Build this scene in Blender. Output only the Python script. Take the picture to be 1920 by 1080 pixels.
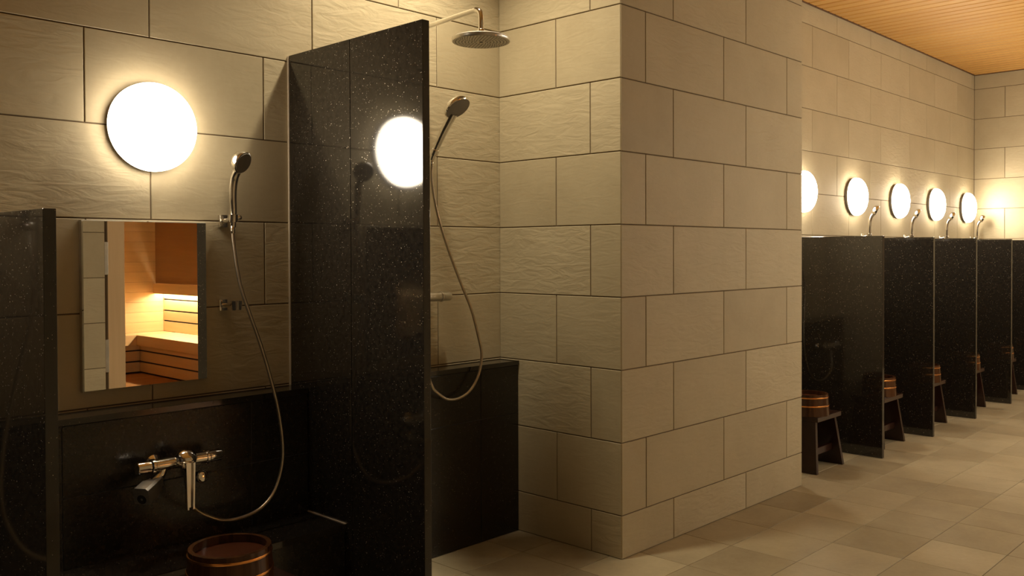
import bpy, bmesh, math, random
from mathutils import Vector, Matrix
random.seed(7)
for o in list(bpy.data.objects): bpy.data.objects.remove(o)
SC = bpy.context.scene
COL = SC.collection
PI = math.pi
# ------------------------------------------------------------------ camera
CAMH = 1.2690855
cd = bpy.data.cameras.new('camera'); cam = bpy.data.objects.new('camera', cd); COL.objects.link(cam)
fw = Vector((0.72248, 0.69125, -0.013838)); rt = Vector((0.69128, -0.72258, -0.003713)); up = Vector((0.012566, 0.0068835, 0.99990))
m = Matrix((rt, up, -fw)).transposed().to_4x4(); m.translation = Vector((0, 0, CAMH)); cam.matrix_world = m
cd.sensor_width = 36; cd.lens = 31.756; cd.shift_y = -0.023186; cd.clip_start = 0.02
SC.camera = cam
# ------------------------------------------------------------------ world and exposure
w = bpy.data.worlds.new('world'); SC.world = w; w.use_nodes = True
w.node_tree.nodes['Background'].inputs[0].default_value = (1.0, 0.78, 0.5, 1); w.node_tree.nodes['Background'].inputs[1].default_value = 0.0
vs = SC.view_settings; vs.view_transform = 'Standard'; vs.look = 'None'; vs.gamma = 1.0; vs.use_curve_mapping = False
vs.exposure = 2.72
LAMP_COLOR = (1.0, 0.855, 0.65); LAMP_POWER = 24.5            # opal wall lamps
DOWN_COLOR = (1.0, 0.84, 0.58); DOWN_POWER = 10.5            # recessed ceiling downlights, watts
SAUNA_COLOR = (1.0, 0.83, 0.56); SAUNA_POWER = 17.0          # strip behind the sauna backrest

# ------------------------------------------------------------------ materials
def new_mat(name):
    mt = bpy.data.materials.new(name); mt.use_nodes = True
    nt = mt.node_tree; b = nt.nodes['Principled BSDF']
    return mt, nt, b
def N(nt, t, **kw):
    n = nt.nodes.new(t)
    for k, v in kw.items(): setattr(n, k, v)
    return n
def ramp(nt, fac, stops):
    r = N(nt, 'ShaderNodeValToRGB'); e = r.color_ramp.elements
    while len(e) > 1: e.remove(e[-1])
    e[0].position = stops[0][0]; e[0].color = (*stops[0][1], 1)
    for p, c in stops[1:]:
        q = e.new(p); q.color = (*c, 1)
    nt.links.new(fac, r.inputs[0]); return r.outputs[0]
def mapped(nt, scale, coord='Object', rnd=True):
    tc = N(nt, 'ShaderNodeTexCoord'); mp = N(nt, 'ShaderNodeMapping'); mp.inputs['Scale'].default_value = scale
    src = tc.outputs[coord]
    if rnd:
        oi = N(nt, 'ShaderNodeObjectInfo'); vm = N(nt, 'ShaderNodeVectorMath', operation='MULTIPLY_ADD')
        cx = N(nt, 'ShaderNodeCombineXYZ')
        for i, k in enumerate((37.0, 11.0, 53.0)):
            mm = N(nt, 'ShaderNodeMath', operation='MULTIPLY'); mm.inputs[1].default_value = k
            nt.links.new(oi.outputs['Random'], mm.inputs[0]); nt.links.new(mm.outputs[0], cx.inputs[i])
        va = N(nt, 'ShaderNodeVectorMath', operation='ADD')
        nt.links.new(src, va.inputs[0]); nt.links.new(cx.outputs[0], va.inputs[1]); src = va.outputs[0]
        nt.nodes.remove(vm)
    nt.links.new(src, mp.inputs['Vector']); return mp.outputs[0]
def noise(nt, vec, scale, detail=4, rough=.55, dist=0.0):
    n = N(nt, 'ShaderNodeTexNoise'); n.inputs['Scale'].default_value = scale; n.inputs['Detail'].default_value = detail
    n.inputs['Roughness'].default_value = rough; n.inputs['Distortion'].default_value = dist
    nt.links.new(vec, n.inputs['Vector']); return n.outputs[0]
def math_(nt, op, a, b=None):
    n = N(nt, 'ShaderNodeMath', operation=op)
    for i, v in enumerate((a, b)):
        if v is None: continue
        if isinstance(v, (int, float)): n.inputs[i].default_value = v
        else: nt.links.new(v, n.inputs[i])
    return n.outputs[0]
def mixc(nt, fac, a, b, mode='MIX'):
    n = N(nt, 'ShaderNodeMix', data_type='RGBA', blend_type=mode)
    for s, v in (('Factor', fac), ('A', a), ('B', b)):
        k = [i for i in n.inputs if i.name == s and (i.type == 'RGBA' if s != 'Factor' else i.type == 'VALUE')][0]
        if isinstance(v, tuple): k.default_value = (*v, 1)
        elif isinstance(v, (int, float)): k.default_value = v
        else: nt.links.new(v, k)
    return [o for o in n.outputs if o.type == 'RGBA'][0]
def bump(nt, b, h, strength, dist):
    n = N(nt, 'ShaderNodeBump'); n.inputs['Distance'].default_value = dist
    if isinstance(strength, (int, float)): n.inputs['Strength'].default_value = strength
    else: nt.links.new(strength, n.inputs['Strength'])
    nt.links.new(h, n.inputs['Height']); nt.links.new(n.outputs[0], b.inputs['Normal'])

def tile_material(name, lo, hi, relief, rough):
    mt, nt, b = new_mat(name)
    oi = N(nt, 'ShaderNodeObjectInfo')
    v = mapped(nt, (1, 1, 1)); n1 = noise(nt, v, 3.2, 5, .6); n2 = noise(nt, v, 55, 3, .6)
    f = math_(nt, 'ADD', math_(nt, 'MULTIPLY', n1, .62), math_(nt, 'MULTIPLY', n2, .16))
    f = math_(nt, 'ADD', f, math_(nt, 'MULTIPLY', oi.outputs['Random'], .26))
    nt.links.new(ramp(nt, f, [(.28, lo), (.78, hi)]), b.inputs['Base Color'])
    b.inputs['Roughness'].default_value = rough; b.inputs['Specular IOR Level'].default_value = .35
    vr = mapped(nt, (1.0, 1.0, 3.6)); r1 = noise(nt, vr, 8.5, 4, .5, 1.1); r2 = noise(nt, v, 90, 2, .5)
    h = math_(nt, 'ADD', r1, math_(nt, 'MULTIPLY', r2, .05))
    st = math_(nt, 'MULTIPLY', math_(nt, 'ADD', math_(nt, 'POWER', oi.outputs['Random'], 1.6), .22), relief)
    bump(nt, b, h, st, .012)
    return mt
M = {}
M['tile'] = tile_material('beige_stone_tile', (.40, .338, .222), (.51, .445, .305), .34, .62)
M['floor_tile'] = tile_material('brown_grey_floor_tile', (.26, .22, .145), (.46, .405, .275), .22, .48)
def flat(name, col, rough=.6, metal=0.0, spec=.5):
    mt, nt, b = new_mat(name)
    v = mapped(nt, (1, 1, 1)); n = noise(nt, v, 14, 3)
    nt.links.new(ramp(nt, n, [(.3, tuple(c * .86 for c in col)), (.7, tuple(min(1, c * 1.08) for c in col))]), b.inputs['Base Color'])
    b.inputs['Roughness'].default_value = rough; b.inputs['Metallic'].default_value = metal; b.inputs['Specular IOR Level'].default_value = spec
    return mt
M['grout'] = flat('brown_grout', (.13, .09, .05), .9)
M['floor_grout'] = flat('floor_grout', (.13, .10, .06), .9)
M['dark_grout'] = flat('dark_grey_grout', (.085, .085, .095), .8)
M['sealant'] = flat('pale_sealant', (.50, .43, .33), .5)
M['chrome'] = flat('chrome', (.86, .84, .80), .10, 1.0)
M['chrome_soft'] = flat('satin_chrome', (.72, .69, .63), .34, 1.0)
M['spray_plate'] = flat('dull_steel_spray_plate', (.40, .37, .32), .4, 1.0)
M['nozzle'] = flat('grey_nozzle_rubber', (.22, .20, .17), .6)
M['dark'] = flat('dark_slot', (.015, .013, .012), .7)
M['hinge'] = flat('brushed_hinge_steel', (.55, .52, .46), .42, .7)
M['lamp_base'] = flat('lamp_base_enamel', (.30, .27, .22), .45)
M['stool'] = flat('dark_lacquered_wood', (.030, .012, .008), .25)
M['trim'] = flat('dark_wood_trim', (.10, .038, .010), .6)
M['copper'] = flat('copper_hoop', (.95, .42, .13), .24, 1.0)
def granite(name, rough, spec, fleck=1.0):
    mt, nt, b = new_mat(name)
    v = mapped(nt, (1, 1, 1), rnd=False)
    base = ramp(nt, noise(nt, v, 60, 4, .7), [(.35, (.010, .0085, .007)), (.75, (.030, .025, .019))])
    total = None
    for sc, th, rad in ((62, .90, .085), (120, .90, .12), (230, .93, .19)):
        vo = N(nt, 'ShaderNodeTexVoronoi'); vo.inputs['Scale'].default_value = sc; nt.links.new(v, vo.inputs['Vector'])
        sp = N(nt, 'ShaderNodeSeparateColor'); nt.links.new(vo.outputs['Color'], sp.inputs[0])
        k = math_(nt, 'MULTIPLY', math_(nt, 'LESS_THAN', vo.outputs['Distance'], rad), math_(nt, 'GREATER_THAN', sp.outputs[0], th))
        k = math_(nt, 'MULTIPLY', k, math_(nt, 'POWER', sp.outputs[1], 3.4))
        total = k if total is None else math_(nt, 'MAXIMUM', total, k)
    total = math_(nt, 'MULTIPLY', total, fleck)
    c = mixc(nt, total, base, (.95, .86, .68))
    nt.links.new(c, b.inputs['Base Color'])
    nt.links.new(math_(nt, 'MULTIPLY', total, .6), b.inputs['Metallic'])
    nt.links.new(math_(nt, 'ADD', math_(nt, 'MULTIPLY', total, .35), rough), b.inputs['Roughness'])
    b.inputs['Specular IOR Level'].default_value = spec
    return mt
M['granite'] = granite('polished_black_granite', .07, .75)
M['granite_honed'] = granite('honed_black_granite', .24, .55, .22)
def wood(name, lo, hi, rough, axis, ring=30, spec=.4, relief=.1):
    mt, nt, b = new_mat(name)
    s = [ring] * 3; s[axis] = 1.6
    v = mapped(nt, tuple(s)); oi = N(nt, 'ShaderNodeObjectInfo')
    f = math_(nt, 'ADD', math_(nt, 'MULTIPLY', noise(nt, v, 1.0, 5, .6, .4), .75), math_(nt, 'MULTIPLY', oi.outputs['Random'], .25))
    nt.links.new(ramp(nt, f, [(.28, lo), (.78, hi)]), b.inputs['Base Color'])
    b.inputs['Roughness'].default_value = rough; b.inputs['Specular IOR Level'].default_value = spec
    bump(nt, b, f, relief, .002)
    return mt
M['ceiling'] = wood('ceiling_cedar', (.50, .255, .058), (.61, .345, .088), .45, 1)
M['sauna_x'] = wood('sauna_wood_long_x', (.66, .45, .22), (.76, .55, .29), .5, 0)
M['sauna_y'] = wood('sauna_wood_long_y', (.66, .45, .22), (.76, .55, .29), .5, 1)
M['sauna_z'] = wood('sauna_wood_upright', (.62, .44, .25), (.70, .51, .30), .5, 2)
M['sauna_floor'] = wood('sauna_floor_wood', (.46, .20, .05), (.56, .27, .08), .5, 0)
M['sauna_dark'] = wood('sauna_dark_panel', (.38, .23, .105), (.46, .29, .14), .55, 1)
M['stave'] = wood('brown_stave', (.036, .014, .006), (.100, .043, .017), .16, 2, 40)
M['stave_inner'] = wood('red_brown_base_board', (.050, .013, .004), (.090, .026, .008), .3, 0, 25)
def mirror_mat():
    mt, nt, b = new_mat('mirror_glass')
    b.inputs['Base Color'].default_value = (.86, .87, .85, 1); b.inputs['Metallic'].default_value = 1; b.inputs['Roughness'].default_value = .0
    return mt
M['mirror'] = mirror_mat()
def lamp_mat():
    mt, nt, b = new_mat('lit_opal_glass')
    tc = N(nt, 'ShaderNodeTexCoord'); sp = N(nt, 'ShaderNodeSeparateXYZ'); nt.links.new(tc.outputs['Object'], sp.inputs[0])
    r = math_(nt, 'SQRT', math_(nt, 'ADD', math_(nt, 'POWER', math_(nt, 'ABSOLUTE', sp.outputs[0]), 2.0), math_(nt, 'POWER', math_(nt, 'ABSOLUTE', sp.outputs[2]), 2.0)))
    q = math_(nt, 'MAXIMUM', math_(nt, 'SUBTRACT', 1.0, math_(nt, 'DIVIDE', r, .146)), 0.0)
    g = math_(nt, 'ADD', .12, math_(nt, 'MULTIPLY', math_(nt, 'POWER', q, 1.3), .88))
    b.inputs['Base Color'].default_value = (.85, .83, .78, 1); b.inputs['Roughness'].default_value = .25
    b.inputs['Emission Color'].default_value = (*LAMP_COLOR, 1)
    nt.links.new(math_(nt, 'MULTIPLY', g, LAMP_POWER), b.inputs['Emission Strength'])
    return mt
M['lamp'] = lamp_mat()
def emit(name, col, s):
    mt, nt, b = new_mat(name); b.inputs['Base Color'].default_value = (.8, .8, .8, 1)
    b.inputs['Emission Color'].default_value = (*col, 1); b.inputs['Emission Strength'].default_value = s
    return mt
M['led'] = emit('lit_led_strip', SAUNA_COLOR, SAUNA_POWER)
M['downlens'] = emit('lit_downlight_lens', DOWN_COLOR, 8.0)
def hose_mat():
    mt, nt, b = new_mat('ribbed_metal_hose')
    b.inputs['Base Color'].default_value = (.52, .46, .37, 1); b.inputs['Metallic'].default_value = 1; b.inputs['Roughness'].default_value = .34
    tc = N(nt, 'ShaderNodeTexCoord'); wv = N(nt, 'ShaderNodeTexWave', wave_type='BANDS', bands_direction='X')
    wv.inputs['Scale'].default_value = 1.0
    nt.links.new(tc.outputs['UV'], wv.inputs['Vector']); bump(nt, b, wv.outputs['Fac'], .8, .002)
    return mt
M['hose'] = hose_mat()

# ------------------------------------------------------------------ mesh helpers
class MB:
    def __init__(s): s.v = []; s.f = []; s.uv = {}
    def add(s, vs, fs):
        k = len(s.v); s.v += [tuple(v) for v in vs]; s.f += [tuple(i + k for i in f) for f in fs]; return s
    def box(s, a, b, ch=0.0):
        (x0, y0, z0), (x1, y1, z1) = a, b
        if not ch:
            v = [(x, y, z) for x in (x0, x1) for y in (y0, y1) for z in (z0, z1)]
            return s.add(v, [(0, 1, 3, 2), (4, 6, 7, 5), (0, 4, 5, 1), (2, 3, 7, 6), (0, 2, 6, 4), (1, 5, 7, 3)])
        bm = bmesh.new(); bmesh.ops.create_cube(bm, size=1)
        for v in bm.verts: v.co = Vector(((x0 + x1) / 2 + v.co.x * (x1 - x0), (y0 + y1) / 2 + v.co.y * (y1 - y0), (z0 + z1) / 2 + v.co.z * (z1 - z0)))
        bmesh.ops.bevel(bm, geom=bm.edges[:], offset=ch, segments=2, affect='EDGES', profile=.6)
        bm.verts.index_update(); s.add([v.co[:] for v in bm.verts], [[v.index for v in f.verts] for f in bm.faces]); bm.free(); return s
    def prism(s, poly, axis, a, b):
        n = len(poly); v = []
        for t in (a, b):
            for p in poly: q = list(p); q.insert(axis, t); v.append(q)
        return s.add(v, [tuple(range(n)), tuple(range(2 * n - 1, n - 1, -1))] + [(i, (i + 1) % n, n + (i + 1) % n, n + i) for i in range(n)])
    def lathe(s, prof, origin=(0, 0, 0), axis=(0, 0, 1), seg=40, cap=True):
        ax = Vector(axis).normalized(); u = ax.orthogonal().normalized(); w_ = ax.cross(u); o = Vector(origin)
        v = []; f = []; n = len(prof)
        for r, h in prof:
            for k in range(seg):
                t = 2 * PI * k / seg; v.append((o + ax * h + (u * math.cos(t) + w_ * math.sin(t)) * max(r, 1e-5))[:])
        for i in range(n - 1):
            for k in range(seg):
                k2 = (k + 1) % seg; f.append((i * seg + k, i * seg + k2, (i + 1) * seg + k2, (i + 1) * seg + k))
        if cap: f += [tuple(range(seg - 1, -1, -1)), tuple(range((n - 1) * seg, n * seg))]
        return s.add(v, f)
    def tube(s, pts, rad, seg=12, cap=True, rib=None):
        P = [Vector(p) for p in pts]; n = len(P); R = rad if isinstance(rad, (list, tuple)) else [rad] * n
        T = [(P[min(i + 1, n - 1)] - P[max(i - 1, 0)]).normalized() for i in range(n)]
        u = T[0].orthogonal().normalized(); v = []; f = []
        base = len(s.v); L = 0.0
        for i in range(n):
            if i: L += (P[i] - P[i - 1]).length
            u = (u - T[i] * u.dot(T[i])).normalized(); w_ = T[i].cross(u)
            for k in range(seg):
                t = 2 * PI * k / seg; v.append((P[i] + (u * math.cos(t) + w_ * math.sin(t)) * R[i])[:]); s.uv[base + len(v) - 1] = (L, k / seg)
        for i in range(n - 1):
            for k in range(seg):
                k2 = (k + 1) % seg; f.append((i * seg + k, i * seg + k2, (i + 1) * seg + k2, (i + 1) * seg + k))
        if cap: f += [tuple(range(seg - 1, -1, -1)), tuple(range((n - 1) * seg, n * seg))]
        return s.add(v, f)
    def mesh(s, name, mat, smooth=40, origin=(0, 0, 0)):
        me = bpy.data.meshes.new(name); o = Vector(origin)
        me.from_pydata([(Vector(v) - o)[:] for v in s.v], [], s.f)
        bm = bmesh.new(); bm.from_mesh(me); bmesh.ops.recalc_face_normals(bm, faces=bm.faces); bm.to_mesh(me); bm.free()
        if s.uv:
            ul = me.uv_layers.new(name='UVMap')
            for lp in me.loops: ul.data[lp.index].uv = s.uv.get(lp.vertex_index, (0, 0))
        me.materials.append(M[mat] if isinstance(mat, str) else mat)
        if smooth:
            for p in me.polygons: p.use_smooth = True
            me.set_sharp_from_angle(angle=math.radians(smooth))
        me.update(); return me
    def build(s, name, mat, parent=None, smooth=40, origin=(0, 0, 0)):
        return link(name, s.mesh(name, mat, smooth, origin), parent, origin)
def link(name, me, parent=None, loc=(0, 0, 0), rz=0.0):
    o = bpy.data.objects.new(name, me); COL.objects.link(o); o.location = loc; o.rotation_euler = (0, 0, rz)
    if parent is not None: o.parent = parent
    return o
def tag(o, label, cat, group=None, kind=None):
    o['label'] = label; o['category'] = cat
    if group: o['group'] = group
    if kind: o['kind'] = kind
    return o
def struct(o, label=None):
    o['kind'] = 'structure'
    if label: o['label'] = label
    return o
def thing(name, label, cat, loc=(0, 0, 0), group=None):
    o = bpy.data.objects.new(name, None); COL.objects.link(o); o.location = loc; o.empty_display_size = .1
    return tag(o, label, cat, group)
def copy_tree(o, parent=None):
    c = o.copy(); COL.objects.link(c); c.parent = parent
    for ch in list(o.children): copy_tree(ch, c)
    return c
def spline(pts, n=8):
    P = [Vector(p) for p in pts]; P = [2 * P[0] - P[1]] + P + [2 * P[-1] - P[-2]]; out = []
    for i in range(1, len(P) - 2):
        a, b, c, d = P[i - 1], P[i], P[i + 1], P[i + 2]
        for k in range(n):
            t = k / n; out.append(.5 * ((2 * b) + (c - a) * t + (2 * a - 5 * b + 4 * c - d) * t * t + (3 * b - a - 3 * c + d) * t ** 3))
    out.append(P[-2]); return out

# ------------------------------------------------------------------ dimensions
YA = 2.931            # face of the tiles on the back wall
XR = 9.798            # face of the tiles on the far wall
XL = -1.60; YF = -0.30; ZC = 3.022
PX0, PX1, PY = 2.981, 4.593, 2.233     # tiled pier
TW, TH = .632, .300; JT = .0042; TT = .008

tile_cache = {}
def tile_mesh(wd, ht, mat='tile', t=TT, ch=.0016):
    key = (round(wd, 4), round(ht, 4), mat)
    if key not in tile_cache:
        mb = MB(); a, b = wd / 2, ht / 2; v = []
        for (x, z, y) in ((a, b, t), (a, b, ch), (a - ch, b - ch, 0)):
            v += [(-x, y, -z), (x, y, -z), (x, y, z), (-x, y, z)]
        f = [(8, 9, 10, 11)]
        for i in (0, 4):
            for k in range(4): f.append((i + k, i + (k + 1) % 4, i + 4 + (k + 1) % 4, i + 4 + k))
        mb.add(v, f); tile_cache[key] = mb.mesh('tile', mat, 0)
    return tile_cache[key]
def tile_wall(parent, pos, rz, u0, u1, z0, z1, joints, zphase=1.98, tw=TW, skip=None):
    """joints[parity] = one joint position along u for rows of that parity; pos(u) -> (x, y) on the tile face"""
    k = math.floor((z0 - zphase) / TH - 1e-6); n = 0
    while True:
        a, b = max(z0, zphase + k * TH), min(z1, zphase + (k + 1) * TH)
        if a >= z1 - .01: break
        j = joints[k % 2]; q = j + math.floor((u0 - j) / tw) * tw
        while q < u1 - 1e-6:
            c, d = max(u0, q), min(u1, q + tw)
            if d - c > .012 and b - a > .012 and not (skip and skip(c, d, a, b)):
                x, y = pos((c + d) / 2)
                link('tile', tile_mesh(d - c - JT, b - a - JT), parent, (x, y, (a + b) / 2), rz); n += 1
            q += tw
        k += 1
    return n

# ------------------------------------------------------------------ shell
wb = struct(MB().box((XL - .15, YA + .0035, 0), (XR + .2, YA + .20, ZC + .1)).build('wall_back', 'grout', None, 0))
tile_wall(wb, lambda u: (u, YA), 0, XL, PX0 + .05, .18, ZC, {0: 1.336, 1: 1.126}, skip=lambda c, d, a, b: b < .70)
tile_wall(wb, lambda u: (u, YA), 0, PX1 - .05, XR, .18, ZC, {0: 6.187, 1: 6.599}, tw=.622, skip=lambda c, d, a, b: b < .70)
wr = struct(MB().box((XR + .0035, YF - .3, 0), (XR + .2, YA + .004, ZC + .1)).build('wall_right', 'grout', None, 0))
tile_wall(wr, lambda u: (XR, u), -PI / 2, 0.9, YA, 0, ZC, {0: 2.650, 1: 2.34})
wl = struct(MB().box((XL - .15, YF - .3, 0), (XL, YA + .004, ZC + .1)).build('wall_left', 'tile', None, 0))
# opposite wall with the sauna doorway
DX0, DX1, DZ = 2.470, 3.60, 2.12
wf = MB().box((XL - .15, YF - .16, 0), (DX0, YF - .004, ZC + .1)).box((DX1, YF - .16, 0), (XR + .2, YF - .004, ZC + .1)).box((DX0, YF - .16, DZ), (DX1, YF - .004, ZC + .1))
wf = struct(wf.build('wall_front', 'grout', None, 0))
tile_wall(wf, lambda u: (u, YF), PI, -.06, DX0, 0, ZC, {0: DX0 - .43, 1: DX0 - .22}, zphase=1.407)
tile_wall(wf, lambda u: (u, YF), PI, DX1, 6.4, 0, ZC, {0: DX1 + .43, 1: DX1 + .22}, zphase=1.407)
tile_wall(wf, lambda u: (u, YF), PI, DX0, DX1, DZ, ZC, {0: DX0 + .2, 1: DX0 + .41}, zphase=1.407)
# pier
wp = struct(MB().box((PX0 + .0035, PY + .0035, 0), (PX1 - .0035, YA + .01, ZC + .05)).build('wall_pier', 'grout', None, 0),
            'beige stone tiled pier standing out between the shower stall and the row of washing stalls')
tile_wall(wp, lambda u: (u, PY), 0, PX0 + .0005, PX1 - .0005, 0, ZC, {0: PX0 + .173, 1: PX0 + .381})
tile_wall(wp, lambda u: (PX0, u), -PI / 2, PY + .0005, YA, 0, ZC, {0: PY + .352, 1: PY + .161})
tile_wall(wp, lambda u: (PX1, u), PI / 2, PY + .0005, YA, 0, ZC, {0: PY + .352, 1: PY + .161})
# floor: a tile for each one in view, the rest joined
fl = struct(MB().box((XL - .15, YF - .02, -.15), (XR + .2, YA + .1, -.003)).build('floor', 'floor_grout', None, 0))
FX, FY = .3365, .300
ftile = {}
rest = MB()
fw2 = Vector((fw.x, fw.y)); rt2 = Vector((rt.x, rt.y))
for i in range(-16, 20):
    for j in range(-5, 7):
        x0, x1 = 3.448 + i * FX, 3.448 + (i + 1) * FX; y0, y1 = 1.10 + j * FY, 1.10 + (j + 1) * FY
        x0, x1, y0, y1 = max(x0, XL), min(x1, XR), max(y0, YF), min(y1, YA)
        if x1 - x0 < .02 or y1 - y0 < .02: continue
        xc, yc = (x0 + x1) / 2, (y0 + y1) / 2
        inview = False
        for (a, b) in ((x0, y0), (x1, y0), (x0, y1), (x1, y1)):
            dd = a * fw.x + b * fw.y; la = a * rt.x + b * rt.y
            if dd > .3 and la / dd < .58 and la / dd > -.16 and (CAMH / dd) < .36: inview = True
        hid = (xc > PX0 and xc < PX1 and yc > PY + .16)
        if inview and not hid:
            key = (round(x1 - x0, 3), round(y1 - y0, 3))
            if key not in ftile:
                a, b = (x1 - x0) / 2 - .0015, (y1 - y0) / 2 - .0015; c = .001
                ftile[key] = MB().add([(-a, -b, -.003), (a, -b, -.003), (a, b, -.003), (-a, b, -.003), (-a, -b, -c), (a, -b, -c), (a, b, -c), (-a, b, -c),
                                       (c - a, c - b, 0), (a - c, c - b, 0), (a - c, b - c, 0), (c - a, b - c, 0)],
                                      [(8, 9, 10, 11)] + [(q + k, q + (k + 1) % 4, q + 4 + (k + 1) % 4, q + 4 + k) for q in (0, 4) for k in range(4)]).mesh('tile', 'floor_tile', 0)
            link('tile', ftile[key], fl, (xc, yc, 0))
        else:
            rest.box((x0 + .0015, y0 + .0015, -.004), (x1 - .0015, y1 - .0015, 0))
ro = rest.build('tile_field', 'floor_tile', fl, 0); ro['kind'] = 'stuff'
# ceiling boards run towards the back wall
ce = struct(MB().box((XL - .15, YF - .3, ZC + .016), (XR + .2, YA + .2, ZC + .14)).build('ceiling', 'trim', None, 0))
BP = .1062
bme = None; cb = MB(); x = 6.205
def board(mb, x0, x1, y0, y1, z0):
    c = .012
    return mb.prism([(x0 + .0022, z0 + .018), (x0 + .0022, z0 + c), (x0 + c, z0), (x1 - c, z0), (x1 - .0022, z0 + c), (x1 - .0022, z0 + .018)], 1, y0, y1)
k0 = math.ceil((XL - 6.205) / BP); k1 = math.floor((XR - .02 - 6.205) / BP)
for k in range(k0, k1):
    xa = 6.205 + k * BP
    if xa > 5.6:
        if bme is None: bme = board(MB(), 0, BP, YF + .02, YA - .016, 0).mesh('board', 'ceiling', 0)
        link('board', bme, ce, (xa, 0, ZC))
    else: board(cb, xa, xa + BP, YF + .02, YA - .016, ZC)
xa = 6.205 + k1 * BP
board(MB(), 0, XR - .016 - xa, YF + .02, YA - .016, 0).build('board', 'ceiling', ce, 0).location = (xa, 0, ZC)
co = cb.build('board_field', 'ceiling', ce, 0); co['kind'] = 'stuff'
struct(MB().box((PX1, YA - .016, ZC - .004), (XR, YA - .001, ZC + .016)).build('trim_1', 'trim', None, 0))
struct(MB().box((XR - .016, YF, ZC - .004), (XR - .001, YA - .016, ZC + .016)).build('trim_2', 'trim', None, 0))

# ------------------------------------------------------------------ granite partitions
PT = .0287
def partition(x, h, label, slabs=1, group=None):
    t = thing('partition_panel', label, 'partition', (x, 2.55, 0), group)
    y0, y1 = 2.166, YA - .004; n = slabs
    for k in range(n):
        a = y0 + (y1 - y0) * k / n; b = y0 + (y1 - y0) * (k + 1) / n
        if k: a += .0012
        if k < n - 1: b -= .0012
        MB().box((0, a - 2.55, 0.001), (PT, b - 2.55, h), .0015).build('slab', 'granite', t, 0)
    MB().box((-.003, y1 - 2.555, 0), (PT + .003, YA + .003 - 2.55, h - .002)).build('sealant', 'sealant', t, 0)
    return t
partition(1.861, 2.0, 'tall black granite partition between the mirror washing stall and the walk-in shower', 2)
partition(.739, 1.371, 'low black granite partition at the left end, left of the mirror')
PB = [5.520, 6.391, 7.294, 8.200, 9.100]
plab = ['nearest low black granite partition in the far row, just right of the tiled pier', 'second low granite partition from the tiled pier in the far row',
        'third low granite partition from the tiled pier in the far row', 'fourth low granite partition from the tiled pier in the far row',
        'farthest low granite partition at the right edge, nearest the far wall']
for xb, lb in zip(PB, plab): partition(xb, 1.358, lb, 1, 'low partitions of the far washing stalls')

# ------------------------------------------------------------------ granite plumbing ledges and shelves
LZ = .776; LY = 2.814
def ledge(x0, x1, joints, label, zrow=.538, z0=0.0, group=None):
    t = thing('plumbing_ledge', label, 'ledge', ((x0 + x1) / 2, LY, z0), group); ox = (x0 + x1) / 2
    def B(name, mat, a, b, ch=0.0): return MB().box((a[0] - ox, a[1] - LY, a[2] - z0), (b[0] - ox, b[1] - LY, b[2] - z0), ch).build(name, mat, t, 0)
    x0 += .001; x1 -= .001
    B('core', 'dark_grout', (x0, LY + .0035, z0 + .001), (x1, YA - .0005, LZ - .021))
    B('cap_slab', 'granite', (x0, LY - .006, LZ - .020), (x1, YA - .0005, LZ), .0012)
    xs = [x0] + [j for j in joints if x0 + .03 < j < x1 - .03] + [x1]
    for a, b in zip(xs[:-1], xs[1:]):
        for c, d in ((z0, zrow), (zrow, LZ - .021)):
            if d - c > .01: B('granite_tile', 'granite_honed', (a + .0016, LY, c + .0016), (b - .0016, LY + .010, d - .0016), .0008)
    return t
def shelf(x0, x1, label, group=None):
    t = thing('granite_shelf', label, 'shelf', ((x0 + x1) / 2, 2.70, 0), group); ox = (x0 + x1) / 2
    x0 += .001; x1 -= .001
    MB().box((x0 - ox, 2.580 - 2.70, .303), (x1 - ox, LY - .002 - 2.70, .325), .0012).build('top_slab', 'granite', t, 0)
    MB().box((x0 - ox, 2.60 - 2.70, .001), (x1 - ox, LY - .002 - 2.70, .302)).build('core', 'dark_grout', t, 0)
    n = max(1, round((x1 - x0) / .56)); wd = (x1 - x0) / n
    for k in range(n): MB().box((x0 + k * wd + .0012 - ox, 2.590 - 2.70, .002), (x0 + (k + 1) * wd - .0012 - ox, 2.602 - 2.70, .301), .0008).build('granite_tile', 'granite_honed', t, 0)
    for xe in (x1 - .006,): MB().box((xe - ox, 2.581 - 2.70, .3245), (x1 - ox, LY - .002 - 2.70, .3275)).build('sealant', 'sealant', t, 0)
    return t
ledge(.739 + PT, 1.861, (1.006, 1.632), 'black granite plumbing ledge under the wall mirror, carrying the near mixer tap', z0=.0)
MB  # ledge of the shower stall
ledge(1.861 + PT, PX0, (2.11, 2.742), 'black granite plumbing ledge at the foot of the walk-in shower wall')
shelf(.739 + PT, 1.861, 'low black granite shelf below the near mixer tap, behind the bucket')
ledge(-.36, .739, (.1,), 'black granite plumbing ledge left of the low left partition, seen as a reflection')
edges = [PX1] + PB + [XR]
for k in range(6):
    a = edges[k] + (PT if k else 0); b = edges[k + 1]
    nm = ['between the tiled pier and the first far partition', 'between the first and second far partitions', 'between the second and third far partitions',
          'between the third and fourth far partitions', 'between the fourth and fifth far partitions', 'between the last far partition and the far wall'][k]
    if k < 3: 
        ledge(a, b, ((a + b) / 2,), 'black granite plumbing ledge ' + nm, group='ledges of the far washing stalls')
        shelf(a, b, 'low granite shelf ' + nm, 'shelves of the far washing stalls')

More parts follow.
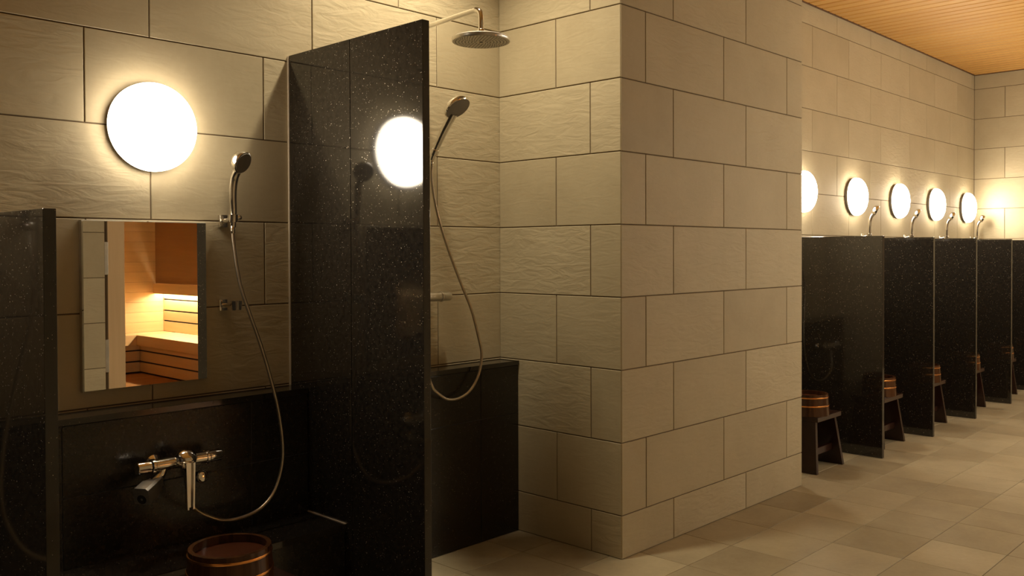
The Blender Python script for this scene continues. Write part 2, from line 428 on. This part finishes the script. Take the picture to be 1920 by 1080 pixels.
# ------------------------------------------------------------------ opal wall lamps
def make_lamp():
    t = thing('wall_lamp', 'x', 'lamp', (0, 0, 0), 'round opal wall lamps')
    MB().lathe([(.128, 0), (.131, .020), (.1440, .022), (.1440, .025), (.120, .025)], (0, 0, 0), (0, -1, 0), 64).build('base_ring', 'lamp_base', t)
    prof = [(.1445, .0252), (.1445, .042)]
    for i in range(1, 17):
        a = i / 16 * PI / 2; prof.append((.1445 * math.cos(a) ** .78 if i < 16 else 0.0005, .042 + .057 * math.sin(a)))
    MB().lathe(prof, (0, 0, 0), (0, -1, 0), 64, False).build('opal_dome', 'lamp', t, 60)
    return t
LAMPS = [(1.330, YA, 1.681, 0, 'large round opal wall lamp glowing above the mirror'),
         (.24, YA, 1.683, 0, 'round opal wall lamp left of the low left partition'),
         (5.06, YA, 1.683, 0, 'round opal wall lamp behind the tiled pier'),
         (5.985, YA, 1.683, 0, 'round opal wall lamp half hidden by the right edge of the tiled pier'),
         (6.868, YA, 1.683, 0, 'first fully visible round wall lamp right of the pier'),
         (7.738, YA, 1.683, 0, 'round wall lamp third from the far wall corner'),
         (8.612, YA, 1.683, 0, 'round wall lamp second from the far wall corner'),
         (9.495, YA, 1.683, 0, 'round wall lamp nearest the far wall corner')]
proto = make_lamp()
for i, (x, y, z, rz, lb) in enumerate(LAMPS):
    o = proto if i == 0 else copy_tree(proto)
    o.location = (x, y, z); o.rotation_euler = (0, 0, rz); o['label'] = lb
# the facing row: the same lamps at the same height and spacing, opposite the far stalls
for x, lb in ((5.06, 'opposite the first far stall'), (5.985, 'opposite the second far stall'), (6.868, 'opposite the third far stall'),
              (7.738, 'opposite the fourth far stall'), (8.612, 'opposite the fifth far stall'), (9.495, 'nearest the far wall')):
    o = copy_tree(proto); o.location = (x, YF, 1.683); o.rotation_euler = (0, 0, PI); o['label'] = 'round opal wall lamp on the facing wall, ' + lb
    o['group'] = 'round opal lamps on the facing wall'

# ------------------------------------------------------------------ recessed downlights
def downlight(x, y, power, label):
    t = thing('ceiling_downlight', label, 'downlight', (x, y, ZC))
    MB().lathe([(.038, -.001), (.052, -.004), (.055, -.001), (.055, .0), (.038, .0)], (0, 0, 0), (0, 0, 1), 32, False).build('trim_ring', 'lamp_base', t)
    MB().lathe([(.038, -.0012), (.0005, -.0016)], (0, 0, 0), (0, 0, 1), 24, False).build('lens', 'downlens', t)
    ld = bpy.data.lights.new('downlight_beam', 'SPOT'); ld.energy = power; ld.color = DOWN_COLOR; ld.spot_size = math.radians(120); ld.spot_blend = .8; ld.shadow_soft_size = .07
    lo = bpy.data.objects.new('downlight_beam', ld); COL.objects.link(lo); lo.parent = t; lo.location = (0, 0, -.012)
downlight(2.33, 2.50, DOWN_POWER * 2.2, 'small recessed ceiling downlight above the walk-in shower')

# ------------------------------------------------------------------ mirrors
def mirror(x0, x1, z0, z1, label):
    t = thing('wall_mirror', label, 'mirror', ((x0 + x1) / 2, YA, z0)); a = (x1 - x0) / 2; h = z1 - z0
    MB().box((-a, -.020, 0), (a, -.001, h)).build('backing', 'chrome_soft', t, 0)
    b = .003
    MB().add([(-a, -.0205, 0), (a, -.0205, 0), (a, -.0205, h), (-a, -.0205, h), (b - a, -.0255, b), (a - b, -.0255, b), (a - b, -.0255, h - b), (b - a, -.0255, h - b)],
             [(4, 5, 6, 7), (0, 1, 5, 4), (1, 2, 6, 5), (2, 3, 7, 6), (3, 0, 4, 7)]).build('glass', 'mirror', t, 0)
mirror(1.105, 1.519, .835, 1.374, 'frameless rectangular wall mirror reflecting the glowing sauna')

# ------------------------------------------------------------------ hand showers
def hand_shower(bx, bz, label, group=None, hose_pts=None, with_peg=True):
    """bx, bz: the bracket plate on the back wall"""
    t = thing('hand_shower', label, 'shower', (bx, YA, bz), group)
    MB().box((-.016, -.012, -.030), (.016, -.0005, .014), .003).build('bracket_plate', 'chrome', t)
    hk = MB().tube([(0, -.010, -.008), (.004, -.030, -.006), (.008, -.046, -.002)], .0085, 12)
    hk.lathe([(.0125, -.016), (.0165, -.014), (.0165, .012), (.0125, .014)], (.010, -.060, .003), (0, -.10, 1), 24)
    hk.build('holder', 'chrome', t)
    MB().lathe([(.004, 0), (.009, .002), (.009, .012), (.006, .016)], (.022, -.064, .004), (1, -.35, 0), 16).build('holder_screw', 'chrome', t)
    hp = spline([(.010, -.058, -.030), (.009, -.064, .02), (.006, -.066, .07), (.006, -.068, .110), (.008, -.076, .143), (.011, -.092, .166), (.012, -.104, .178)], 6)
    n = len(hp); MB().tube(hp, [.0105 + .0045 * math.sin(min(1, i / (n * .75)) * PI * .5) for i in range(n)], 16).build('handle', 'chrome', t)
    ax = Vector((.34, -.78, -.42)).normalized(); o = Vector((.012, -.112, .193))
    hd = MB().lathe([(.0005, -.026), (.020, -.0255), (.032, -.019), (.0385, -.006), (.0400, .006), (.0395, .010), (.0365, .012)], o, ax, 36).build('head', 'chrome', t)
    MB().lathe([(.0362, .0118), (.035, .0135), (.0005, .0145)], o, ax, 36, False).build('spray_face', 'nozzle', hd)
    return t
def hose_obj(pts, label, group=None, name='shower_hose'):
    p = spline(pts, 10); o = Vector(pts[-1])
    mb = MB().tube(p, .0062, 10)
    h = mb.build(name, 'hose', None, 60, o)
    h = tag(h, label, 'hose', group)
    e = Vector(p[0]); d = (Vector(p[3]) - e).normalized()
    MB().lathe([(.0072, 0), (.0085, .002), (.0085, .024), (.007, .027)], e - o, d, 16).build('collar', 'chrome', h)
    return h
def wall_peg(x, z, label, group=None):
    t = thing('shower_hook', label, 'hook', (x, YA, z), group)
    MB().box((-.015, -.012, -.020), (.015, -.0005, .020), .003).build('bracket_plate', 'chrome', t)
    MB().tube([(0, -.010, -.002), (.006, -.040, 0), (.010, -.052, .002)], .0085, 12).build('arm', 'chrome', t)
    hk = MB()
    for k in range(14):
        a0 = math.radians(-140 + 280 * k / 14); a1 = math.radians(-140 + 280 * (k + 1) / 14)
        q = lambda a, r, z_: (.016 + math.sin(a) * r, -.070 + math.cos(a) * r, z_)
        hk.add([q(a0, .012, -.016), q(a1, .012, -.016), q(a1, .017, -.016), q(a0, .017, -.016), q(a0, .013, .016), q(a1, .013, .016), q(a1, .020, .016), q(a0, .020, .016)],
               [(0, 1, 2, 3), (4, 7, 6, 5), (0, 4, 5, 1), (2, 6, 7, 3), (0, 3, 7, 4), (1, 5, 6, 2)])
    hk.build('cradle', 'chrome', t)
H1 = [(1.598, 2.872, 1.362), (1.594, 2.858, 1.30), (1.599, 2.828, 1.166), (1.621, 2.80, 1.056), (1.651, 2.785, .954), (1.679, 2.775, .85), (1.704, 2.765, .737),
      (1.716, 2.755, .624), (1.709, 2.745, .534), (1.672, 2.735, .45), (1.617, 2.73, .403), (1.545, 2.725, .387), (1.474, 2.72, .394), (1.419, 2.72, .419), (1.382, 2.72, .445),
      (1.361, 2.722, .475), (1.352, 2.728, .52), (1.350, 2.736, .578)]
hand_shower(1.590, 1.388, 'chrome hand shower in its wall bracket right of the mirror')
hose_obj(H1, 'ribbed metal hose looping from the hand shower beside the mirror to the mixer tap')
wall_peg(1.588, 1.086, 'empty chrome lower shower hook on the wall right of the mirror')
OFF = -1.06
hand_shower(1.590 + OFF, 1.388, 'chrome hand shower left of the low left partition')
hose_obj([(a + OFF, b, c) for a, b, c in H1], 'metal shower hose mirrored in the face of the low left partition')
SB = [5.23, 6.15, 7.045, 7.915, 8.785, 9.66]
hl = ['behind the tiled pier', 'in the second far stall, hidden below the lamps', 'first of the four heads rising above the far partitions', 'second of the four heads rising above the far partitions',
      'third of the four heads rising above the far partitions', 'last of the four above the far partitions, beside the far wall']
SBX = [5.23, None, 7.045, 7.93, 8.80, 9.68]
for i, x in enumerate(SBX):
    if x is None: continue
    hand_shower(x - .010, 1.388, 'small chrome hand shower ' + hl[i], 'hand showers of the far stalls')
for x, lb in ((5.23, 'metal shower hose in the first far stall behind the pier'), (6.12, 'metal shower hose hanging between the first and second far partitions')):
    hose_obj([(a + x - 1.60, b, c) for a, b, c in H1], lb, 'hoses of the far stalls')

# ------------------------------------------------------------------ mixer taps
def mixer(cx, y, z, label, group=None, back=LY, mat='chrome'):
    t = thing('mixer_tap', label, 'tap', (cx, y, z), group); d = back - y
    MB().lathe([(.0175, -.095), (.0195, -.093), (.0195, .093), (.0175, .095)], (0, 0, 0), (1, 0, 0), 28).build('bar_body', mat, t)
    for s in (-1, 1):
        MB().lathe([(.0205, 0), (.0225, .002), (.0225, .010), (.0205, .012)], (s * .083, 0, 0), (s, 0, 0), 28).build('collar', mat, t)
        k = MB().lathe([(.0165, 0), (.0185, .002), (.0190, .040), (.0175, .043), (.0005, .0435)], (s * .096, 0, 0), (s, 0, 0), 28).build('end_knob', mat, t)
        if s < 0: k['label'] = 'temperature knob at the left end'
        MB().lathe([(.024, d - .001), (.026, d - .006), (.020, d - .012), (.014, d - .018), (.014, 0)], (s * .055, 0, -.006), (0, 1, 0), 24).build('wall_leg', mat, t)
    return t
tp = mixer(1.337, 2.742, .607, 'chrome bar mixer tap with lever on the granite ledge under the mirror')
MB().lathe([(.024, -.020), (.030, -.010), (.0335, .004), (.0325, .016), (.026, .025), (.014, .030), (.0005, .0315)], (.012, -.012, .006), (0, -.55, .85), 32).build('dial', 'chrome', tp)
lv = MB()
lv.prism([(-.012, .004), (.012, .004), (.009, -.135), (-.009, -.135)], 1, -.064, -.058)
for s in (-1, 1): lv.prism([(s * .012 - .003, .006), (s * .012 + .003, .006), (s * .009 + .0025, -.140), (s * .009 - .0025, -.140)], 1, -.072, -.056)
lv.box((-.020, -.060, -.012), (.020, -.022, .008), .004)
lv.build('lever', 'chrome', tp)
MB().lathe([(.0185, 0), (.0205, .002), (.0205, .012), (.017, .016), (.013, .018), (.0005, .018)], (.083, .028, -.068), (.0, -1, .1), 24).build('stop_knob', 'chrome', tp)
MB().tube([(.083, .07, -.068), (.083, .03, -.068)], .010, 16).build('stop_valve', 'chrome', tp)
# spout: a stubby angled block with an arched underside
sp = MB()
arch = [(-.020, -.022), (-.020, .018), (.020, .018), (.020, -.022)] + [(.0125 * math.cos(a), -.022 + .020 * math.sin(a)) for a in [i * PI / 8 for i in range(9)]]
bm_v = []
u = Vector((-.80, -.52, -.26)).normalized(); sd = Vector((.58, -.80, .0)); sd = (sd - u * sd.dot(u)).normalized(); nn = u.cross(sd); 
if nn.z < 0: nn = -nn
o0 = Vector((-.070, -.004, -.046))
sec = [(-.021, -.021), (.021, -.021), (.021, .017), (.015, .022), (-.015, .022), (-.021, .017)]
vv = []
for tt, sc in ((0, .62), (.035, .95), (.055, 1.22), (.100, 1.22)):
    for (a, b) in sec: vv.append((o0 + u * tt + sd * a * sc + nn * b * sc)[:])
ff = [tuple(range(6)), tuple(range(23, 17, -1))]
for i in range(3):
    for k in range(6): ff.append((i * 6 + k, i * 6 + (k + 1) % 6, i * 6 + 6 + (k + 1) % 6, i * 6 + 6 + k))
spo = MB().add(vv, ff).build('spout', 'chrome_soft', tp, 30)
MB().lathe([(.015, -.004), (.015, .002), (.011, .0025), (.0005, .001)], o0 + u * .0985 + nn * -.010, u, 24).build('aerator', 'dark', spo)
MB().tube([(-.055, -.002, -.012), (-.064, -.004, -.030), (-.085, -.006, -.042), (-.10, -.018, -.047)], .013, 14).build('spout_neck', 'chrome', tp)
# shower stall mixer
tp2 = mixer(2.465, 2.862, 1.080, 'satin bar mixer on the shower wall, half hidden by the tall partition', None, YA, 'chrome_soft')
MB().lathe([(.012, 0), (.012, .02)], (0, 0, -.0385), (0, 0, 1), 16).build('hose_outlet', 'chrome', tp2)
tp3 = mixer(4.97, 2.742, .607, 'chrome bar mixer tap in the first far stall behind the pier', 'taps of the far stalls')

# ------------------------------------------------------------------ walk-in shower: rain head, hand shower, hose
SX = 2.462
rs = thing('rain_shower', 'large round chrome rain shower head on a bent wall arm', 'shower', (SX, YA, 2.195))
MB().lathe([(.030, .001), (.032, .006), (.026, .012), (.012, .014)], (0, 0, 0), (0, -1, 0), 28).build('wall_flange', 'chrome', rs)
MB().tube(spline([(0, -.01, 0), (0, -.20, .010), (0, -.36, .018), (0, -.39, .017), (0, -.408, .006), (0, -.414, -.016), (0, -.414, -.060)], 6), .0105, 16).build('arm', 'chrome', rs)
MB().lathe([(.0125, 0), (.0145, .003), (.0145, .014), (.019, .018), (.019, .026), (.012, .030)], (0, -.414, -.062), (0, 0, -1), 24).build('swivel_joint', 'chrome', rs)
hd = MB().lathe([(.020, .0), (.060, -.004), (.108, -.008), (.1145, -.012), (.1145, -.022), (.112, -.025), (.0005, -.0255)], (0, -.414, -.086), Vector((0, 0, 1)), 64).build('head_disc', 'chrome_soft', rs)
MB().lathe([(.110, -.1113), (.110, -.1117), (.0005, -.1118)], (0, -.414, 0), (0, 0, 1), 64, False).build('spray_plate', 'spray_plate', hd)
nz = MB()
for ring in range(2, 9):
    n = ring * 6
    for k in range(n):
        a = 2 * PI * k / n; r = ring * .0125
        nz.lathe([(.0018, 0), (.0012, -.0022)], (r * math.cos(a), -.414 + r * math.sin(a), -.1112), (0, 0, 1), 5)
z_ = nz.build('nozzle_field', 'nozzle', hd); z_['kind'] = 'stuff'
MB().lathe([(.007, 0), (.007, -.0012), (.0005, -.0012)], (0, -.414, -.1112), (0, 0, 1), 20).build('centre_cap', 'dark', hd)
hs = thing('hand_shower', 'slim chrome hand shower on the walk-in shower wall below the rain head', 'shower', (SX, YA, 1.68))
MB().lathe([(.022, .0005), (.024, .006), (.018, .012)], (0, 0, -.005), (0, -1, 0), 24).build('bracket_plate', 'chrome', hs)
MB().tube([(0, -.008, -.005), (0, -.125, -.008)], .010, 14).lathe([(.013, -.014), (.017, -.012), (.017, .012), (.013, .014)], (0, -.140, .0), (0, -.55, .82), 24).build('holder', 'chrome', hs)
p = spline([(0, -.122, -.030), (0, -.140, .002), (0, -.170, .045), (0, -.200, .085), (0, -.228, .118), (0, -.252, .146)], 6); n = len(p)
MB().tube(p, [.0120 + .008 * i / n for i in range(n)], 16).build('handle', 'chrome', hs)
ax = Vector((.10, -.62, -.76)).normalized(); o = Vector((0, -.272, .170))
hh = MB().lathe([(.0005, -.018), (.026, -.0175), (.049, -.012), (.0575, .0), (.0575, .009), (.054, .012)], o, ax, 40).build('head', 'chrome', hs)
MB().lathe([(.0538, .0118), (.052, .0135), (.0005, .0142)], o, ax, 40, False).build('spray_face', 'nozzle', hh)
g = 2.775 / 2.8
H2 = [(SX, 2.808, 1.652), (2.458, 2.806, 1.56), (2.482, 2.80, 1.429), (2.534, 2.80, 1.297), (2.606, 2.80, 1.15), (2.664, 2.79, 1.023), (2.70, 2.785, .906)]
for (a, c) in ((2.734, .823), (2.717, .744), (2.669, .68), (2.603, .651), (2.536, .653), (2.483, .683), (2.448, .718)): H2.append((a * g, 2.775, CAMH - (CAMH - c) * g))
H2 += [(2.405, 2.785, .80), (2.405, 2.82, .90), (2.452, 2.856, .98), (2.465, 2.862, 1.010), (2.465, 2.862, 1.036)]
hose_obj(H2, 'ribbed metal hose looping below the hand shower in the walk-in shower')

# ------------------------------------------------------------------ stools and upturned buckets
def make_stool():
    t = thing('bath_stool', 'x', 'stool', (0, 0, 0), 'dark wooden bath stools')
    MB().box((-.156, -.110, .292), (.156, .110, .320), .003).build('seat', 'stool', t, 0)
    for s in (-1, 1):
        v = []
        for (xa, xb, yy, zz) in ((.160, .184, .116, 0), (.112, .136, .086, .2915)):
            v += [(s * xa, -yy, zz), (s * xb, -yy, zz), (s * xb, yy, zz), (s * xa, yy, zz)]
        MB().add(v, [(0, 1, 2, 3), (4, 5, 6, 7), (0, 1, 5, 4), (1, 2, 6, 5), (2, 3, 7, 6), (3, 0, 4, 7)]).build('side_board', 'stool', t, 0)
    MB().box((-.146, -.060, .085), (.146, -.036, .125), .002).build('stretcher', 'stool', t, 0)
    return t
def make_bucket():
    t = thing('wash_bucket', 'x', 'bucket', (0, 0, 0), 'upturned wooden wash buckets')
    n = 16; rb, rtop, h, th = .122, .113, .121, .013
    st = MB()
    sv = []
    for j in range(2):
        pass
    a0, a1 = -PI / n + .0012, PI / n - .0012; vv = []; ff = []; m_ = 4
    for (r0, z_) in ((rb, 0), (rtop, h)):
        for rr in (r0, r0 - th):
            for k in range(m_ + 1):
                a = a0 + (a1 - a0) * k / m_; vv.append((rr * math.cos(a), rr * math.sin(a), z_))
    q = m_ + 1
    for k in range(m_):
        ff += [(k, k + 1, 2 * q + k + 1, 2 * q + k), (q + k + 1, q + k, 3 * q + k, 3 * q + k + 1), (2 * q + k, 2 * q + k + 1, 3 * q + k + 1, 3 * q + k), (k + 1, k, q + k, q + k + 1)]
    ff += [(0, 2 * q, 3 * q, q), (m_, q + m_, 3 * q + m_, 2 * q + m_)]
    me = MB().add(vv, ff).mesh('stave', 'stave', 30)
    for k in range(n): link('stave', me, t, (0, 0, 0), 2 * PI * k / n)
    MB().lathe([(.0005, h - .022), (rtop - th + .001, h - .022), (rtop - th + .001, h - .034), (.0005, h - .034)], (0, 0, 0), (0, 0, 1), 40, False).build('base_board', 'stave_inner', t, 30)
    for z_ in (h * .47, h * .86):
        r = rb + (rtop - rb) * z_ / h
        MB().lathe([(r - .001, -.004), (r + .0022, -.0035), (r + .0030, 0), (r + .0018, .0035), (r - .001, .004)], (0, 0, z_), (0, 0, 1), 48, False).build('hoop', 'copper', t)
    return t
st0 = make_stool(); bk0 = make_bucket()
spots = [(1.312, 2.392, 1.285, 2.338), (5.045, 2.392, 4.985, 2.388), (5.955, 2.372, 5.955, 2.372), (6.815, 2.385, 6.800, 2.375), (7.730, 2.385, 7.700, 2.375), (8.615, 2.385, 8.612, 2.375)]
sl = ['dark wooden bath stool under the near bucket at the bottom edge', 'dark wooden bath stool nearest the tiled pier', 'dark wooden bath stool right of the first far partition',
      'dark wooden bath stool right of the second far partition', 'dark wooden bath stool right of the third far partition', 'farthest dark wooden bath stool, right of the fourth far partition']
bl = ['upturned red brown wooden bucket with copper hoops in front of the near ledge', 'upturned wooden bucket on the stool nearest the tiled pier', 'upturned wooden bucket on the stool right of the first far partition',
      'upturned wooden bucket on the stool right of the second far partition', 'upturned wooden bucket on the stool right of the third far partition', 'farthest upturned wooden bucket, right of the fourth far partition']
for i, (x, y, bx, by) in enumerate(spots):
    s = st0 if i == 0 else copy_tree(st0); s.location = (x, y, 0); s['label'] = sl[i]
    b = bk0 if i == 0 else copy_tree(bk0); b.location = (bx, by, .3205); b['label'] = bl[i]; b.rotation_euler = (0, 0, .13 * i)

# ------------------------------------------------------------------ sauna behind the doorway (seen in the mirror)
VY = 5.811                                     # twice the mirror plane: real y = VY - virtual y
SF = .066; YS = VY - 9.22; YI = YF - .16; SXL = 2.20; XB = 4.327; XU = 4.245; SZ = 2.35
struct(MB().box((SXL - .1, YS - .1, -.15), (XB + .15, YI, SF - .012)).build('floor_sauna', 'trim', None, 0))
fs = bpy.data.objects['floor_sauna']
for k in range(21):
    y = YS + .28 + k * .125
    if y + .12 < YI: MB().box((SXL, y, SF - .011), (XB - .36, y + .121, SF), .002).build('deck_board', 'sauna_floor', fs, 0)
wsf = struct(MB().box((SXL - .1, YS - .10, -.1), (XB + .15, YS - .014, SZ + .1)).build('wall_sauna_far', 'trim', None, 0))
k = 0; z = .45
while z < SZ:
    z1 = min(z + .104, SZ); MB().box((SXL, YS - .014, z + .0008), (XB + .02, YS, z1 - .0008), .0012).build('board', 'sauna_x', wsf, 0); z = z1
wss = struct(MB().box((XB + .014, YS - .1, -.1), (XB + .15, YI, SZ + .1)).build('wall_sauna_side', 'trim', None, 0))
MB().box((XU, YS, .95), (XB + .014, YI, SZ)).build('upper_panel', 'sauna_dark', wss, 0)
struct(MB().box((SXL - .1, YS, -.1), (SXL, YI, SZ + .1)).build('wall_sauna_left', 'sauna_y', None, 0))
struct(MB().box((SXL - .1, YS - .1, SZ), (XB + .15, YI, SZ + .1)).build('ceiling_sauna', 'sauna_y', None, 0))
oy = (YS + YI) / 2
ls = MB().box((-.055, YS + .03 - oy, -.004), (-.030, YI - .05 - oy, .004)).build('light_strip', 'led', None, 0, (0, 0, 0)); ls.location = (XB, oy, .862)
tag(ls, 'bright warm light strip under the sauna backrest cap, seen in the mirror', 'light strip')
bn = thing('sauna_bench', 'L-shaped wooden sauna bench with slatted front and backrest, seen in the mirror', 'bench', (XB, YS, SF))
def BN(name, a, b, mat, ch=.002): return MB().box((a[0] - XB, a[1] - YS, a[2] - SF), (b[0] - XB, b[1] - YS, b[2] - SF), ch).build(name, mat, bn, 0)
XF = 3.922; YB = VY - 8.945; SZT = .45
for k in range(4):
    a = XF + .025 + k * (XB - XF - .025) / 4; BN('seat_slat', (a + .002, YB + .001, SZT - .024), (a + (XB - XF - .025) / 4 - .003, YI - .01, SZT), 'sauna_y')
for k in range(3):
    a = YS + k * (YB - YS - .025) / 3; BN('seat_slat', (SXL + .01, a + .002, SZT - .024), (XB - .004, a + (YB - YS - .025) / 3 - .002, SZT), 'sauna_x')
BN('fascia', (XF, YB - .024, SZT - .102), (XF + .024, YI - .01, SZT), 'sauna_y')
BN('fascia', (SXL + .01, YB - .024, SZT - .102), (XF - .001, YB, SZT), 'sauna_x')
for a, b in ((SF + .012, .173), (.187, .283), (.297, .400)):
    BN('riser_board', (XF + .05, YB - .060, a), (XF + .064, YI - .01, b), 'sauna_y')
    BN('riser_board', (SXL + .01, YB - .064, a), (XF + .049, YB - .05, b), 'sauna_x')
BN('riser_backing', (XF + .066, YB - .06, SF + .002), (XF + .07, YI - .01, .42), 'dark', 0)
BN('riser_backing', (SXL + .01, YB - .07, SF + .002), (XF + .049, YB - .066, .42), 'dark', 0)
bc = MB().box((.0125, YS + .002 - oy, .0), (.0135, YI - .004 - oy, .42)).build('backrest', 'dark', bn, 0); bc.location = (0, oy - YS, .45 - SF)
for a, b in ((.452, .553), (.567, .661), (.675, .778), (.792, .850)):
    MB().box((-.002, YS + .002 - oy, a - .45), (.012, YI - .004 - oy, b - .45), .0015).build('slat', 'sauna_y', bc, 0)
MB().box((XU - .028 - XB, YS + .002 - oy, .848 - .45), (XU - .002 - XB, YI - .004 - oy, .952 - .45), .002).build('cap_board', 'sauna_y', bc, 0)
# door frame
df = struct(MB().box((DX0 + .032, YF - .155, 0), (DX0 + .146, YF - .035, DZ - .03), .002).build('door_1', 'sauna_z', None, 0), 'pale wooden sauna door frame')
MB().box((DX1 - .14, YF - .155, 0), (DX1 - .03, YF - .035, DZ - .03), .002).build('jamb', 'sauna_z', df, 0)
MB().box((DX0 + .147, YF - .155, DZ - .14), (DX1 - .141, YF - .035, DZ - .03), .002).build('header', 'sauna_z', df, 0)
MB().box((DX0 + .001, YF - .155, 0), (DX0 + .031, YF - .10, DZ)).build('dark_gap', 'dark', df, 0)  # black strip stands in for the shade in the open gap beside the frame
for z in (.58, 1.235):
    MB().box((DX0 + .006, YF - .099, z - .11), (DX0 + .034, YF - .030, z + .11), .002).build('hinge', 'hinge', df, 0)
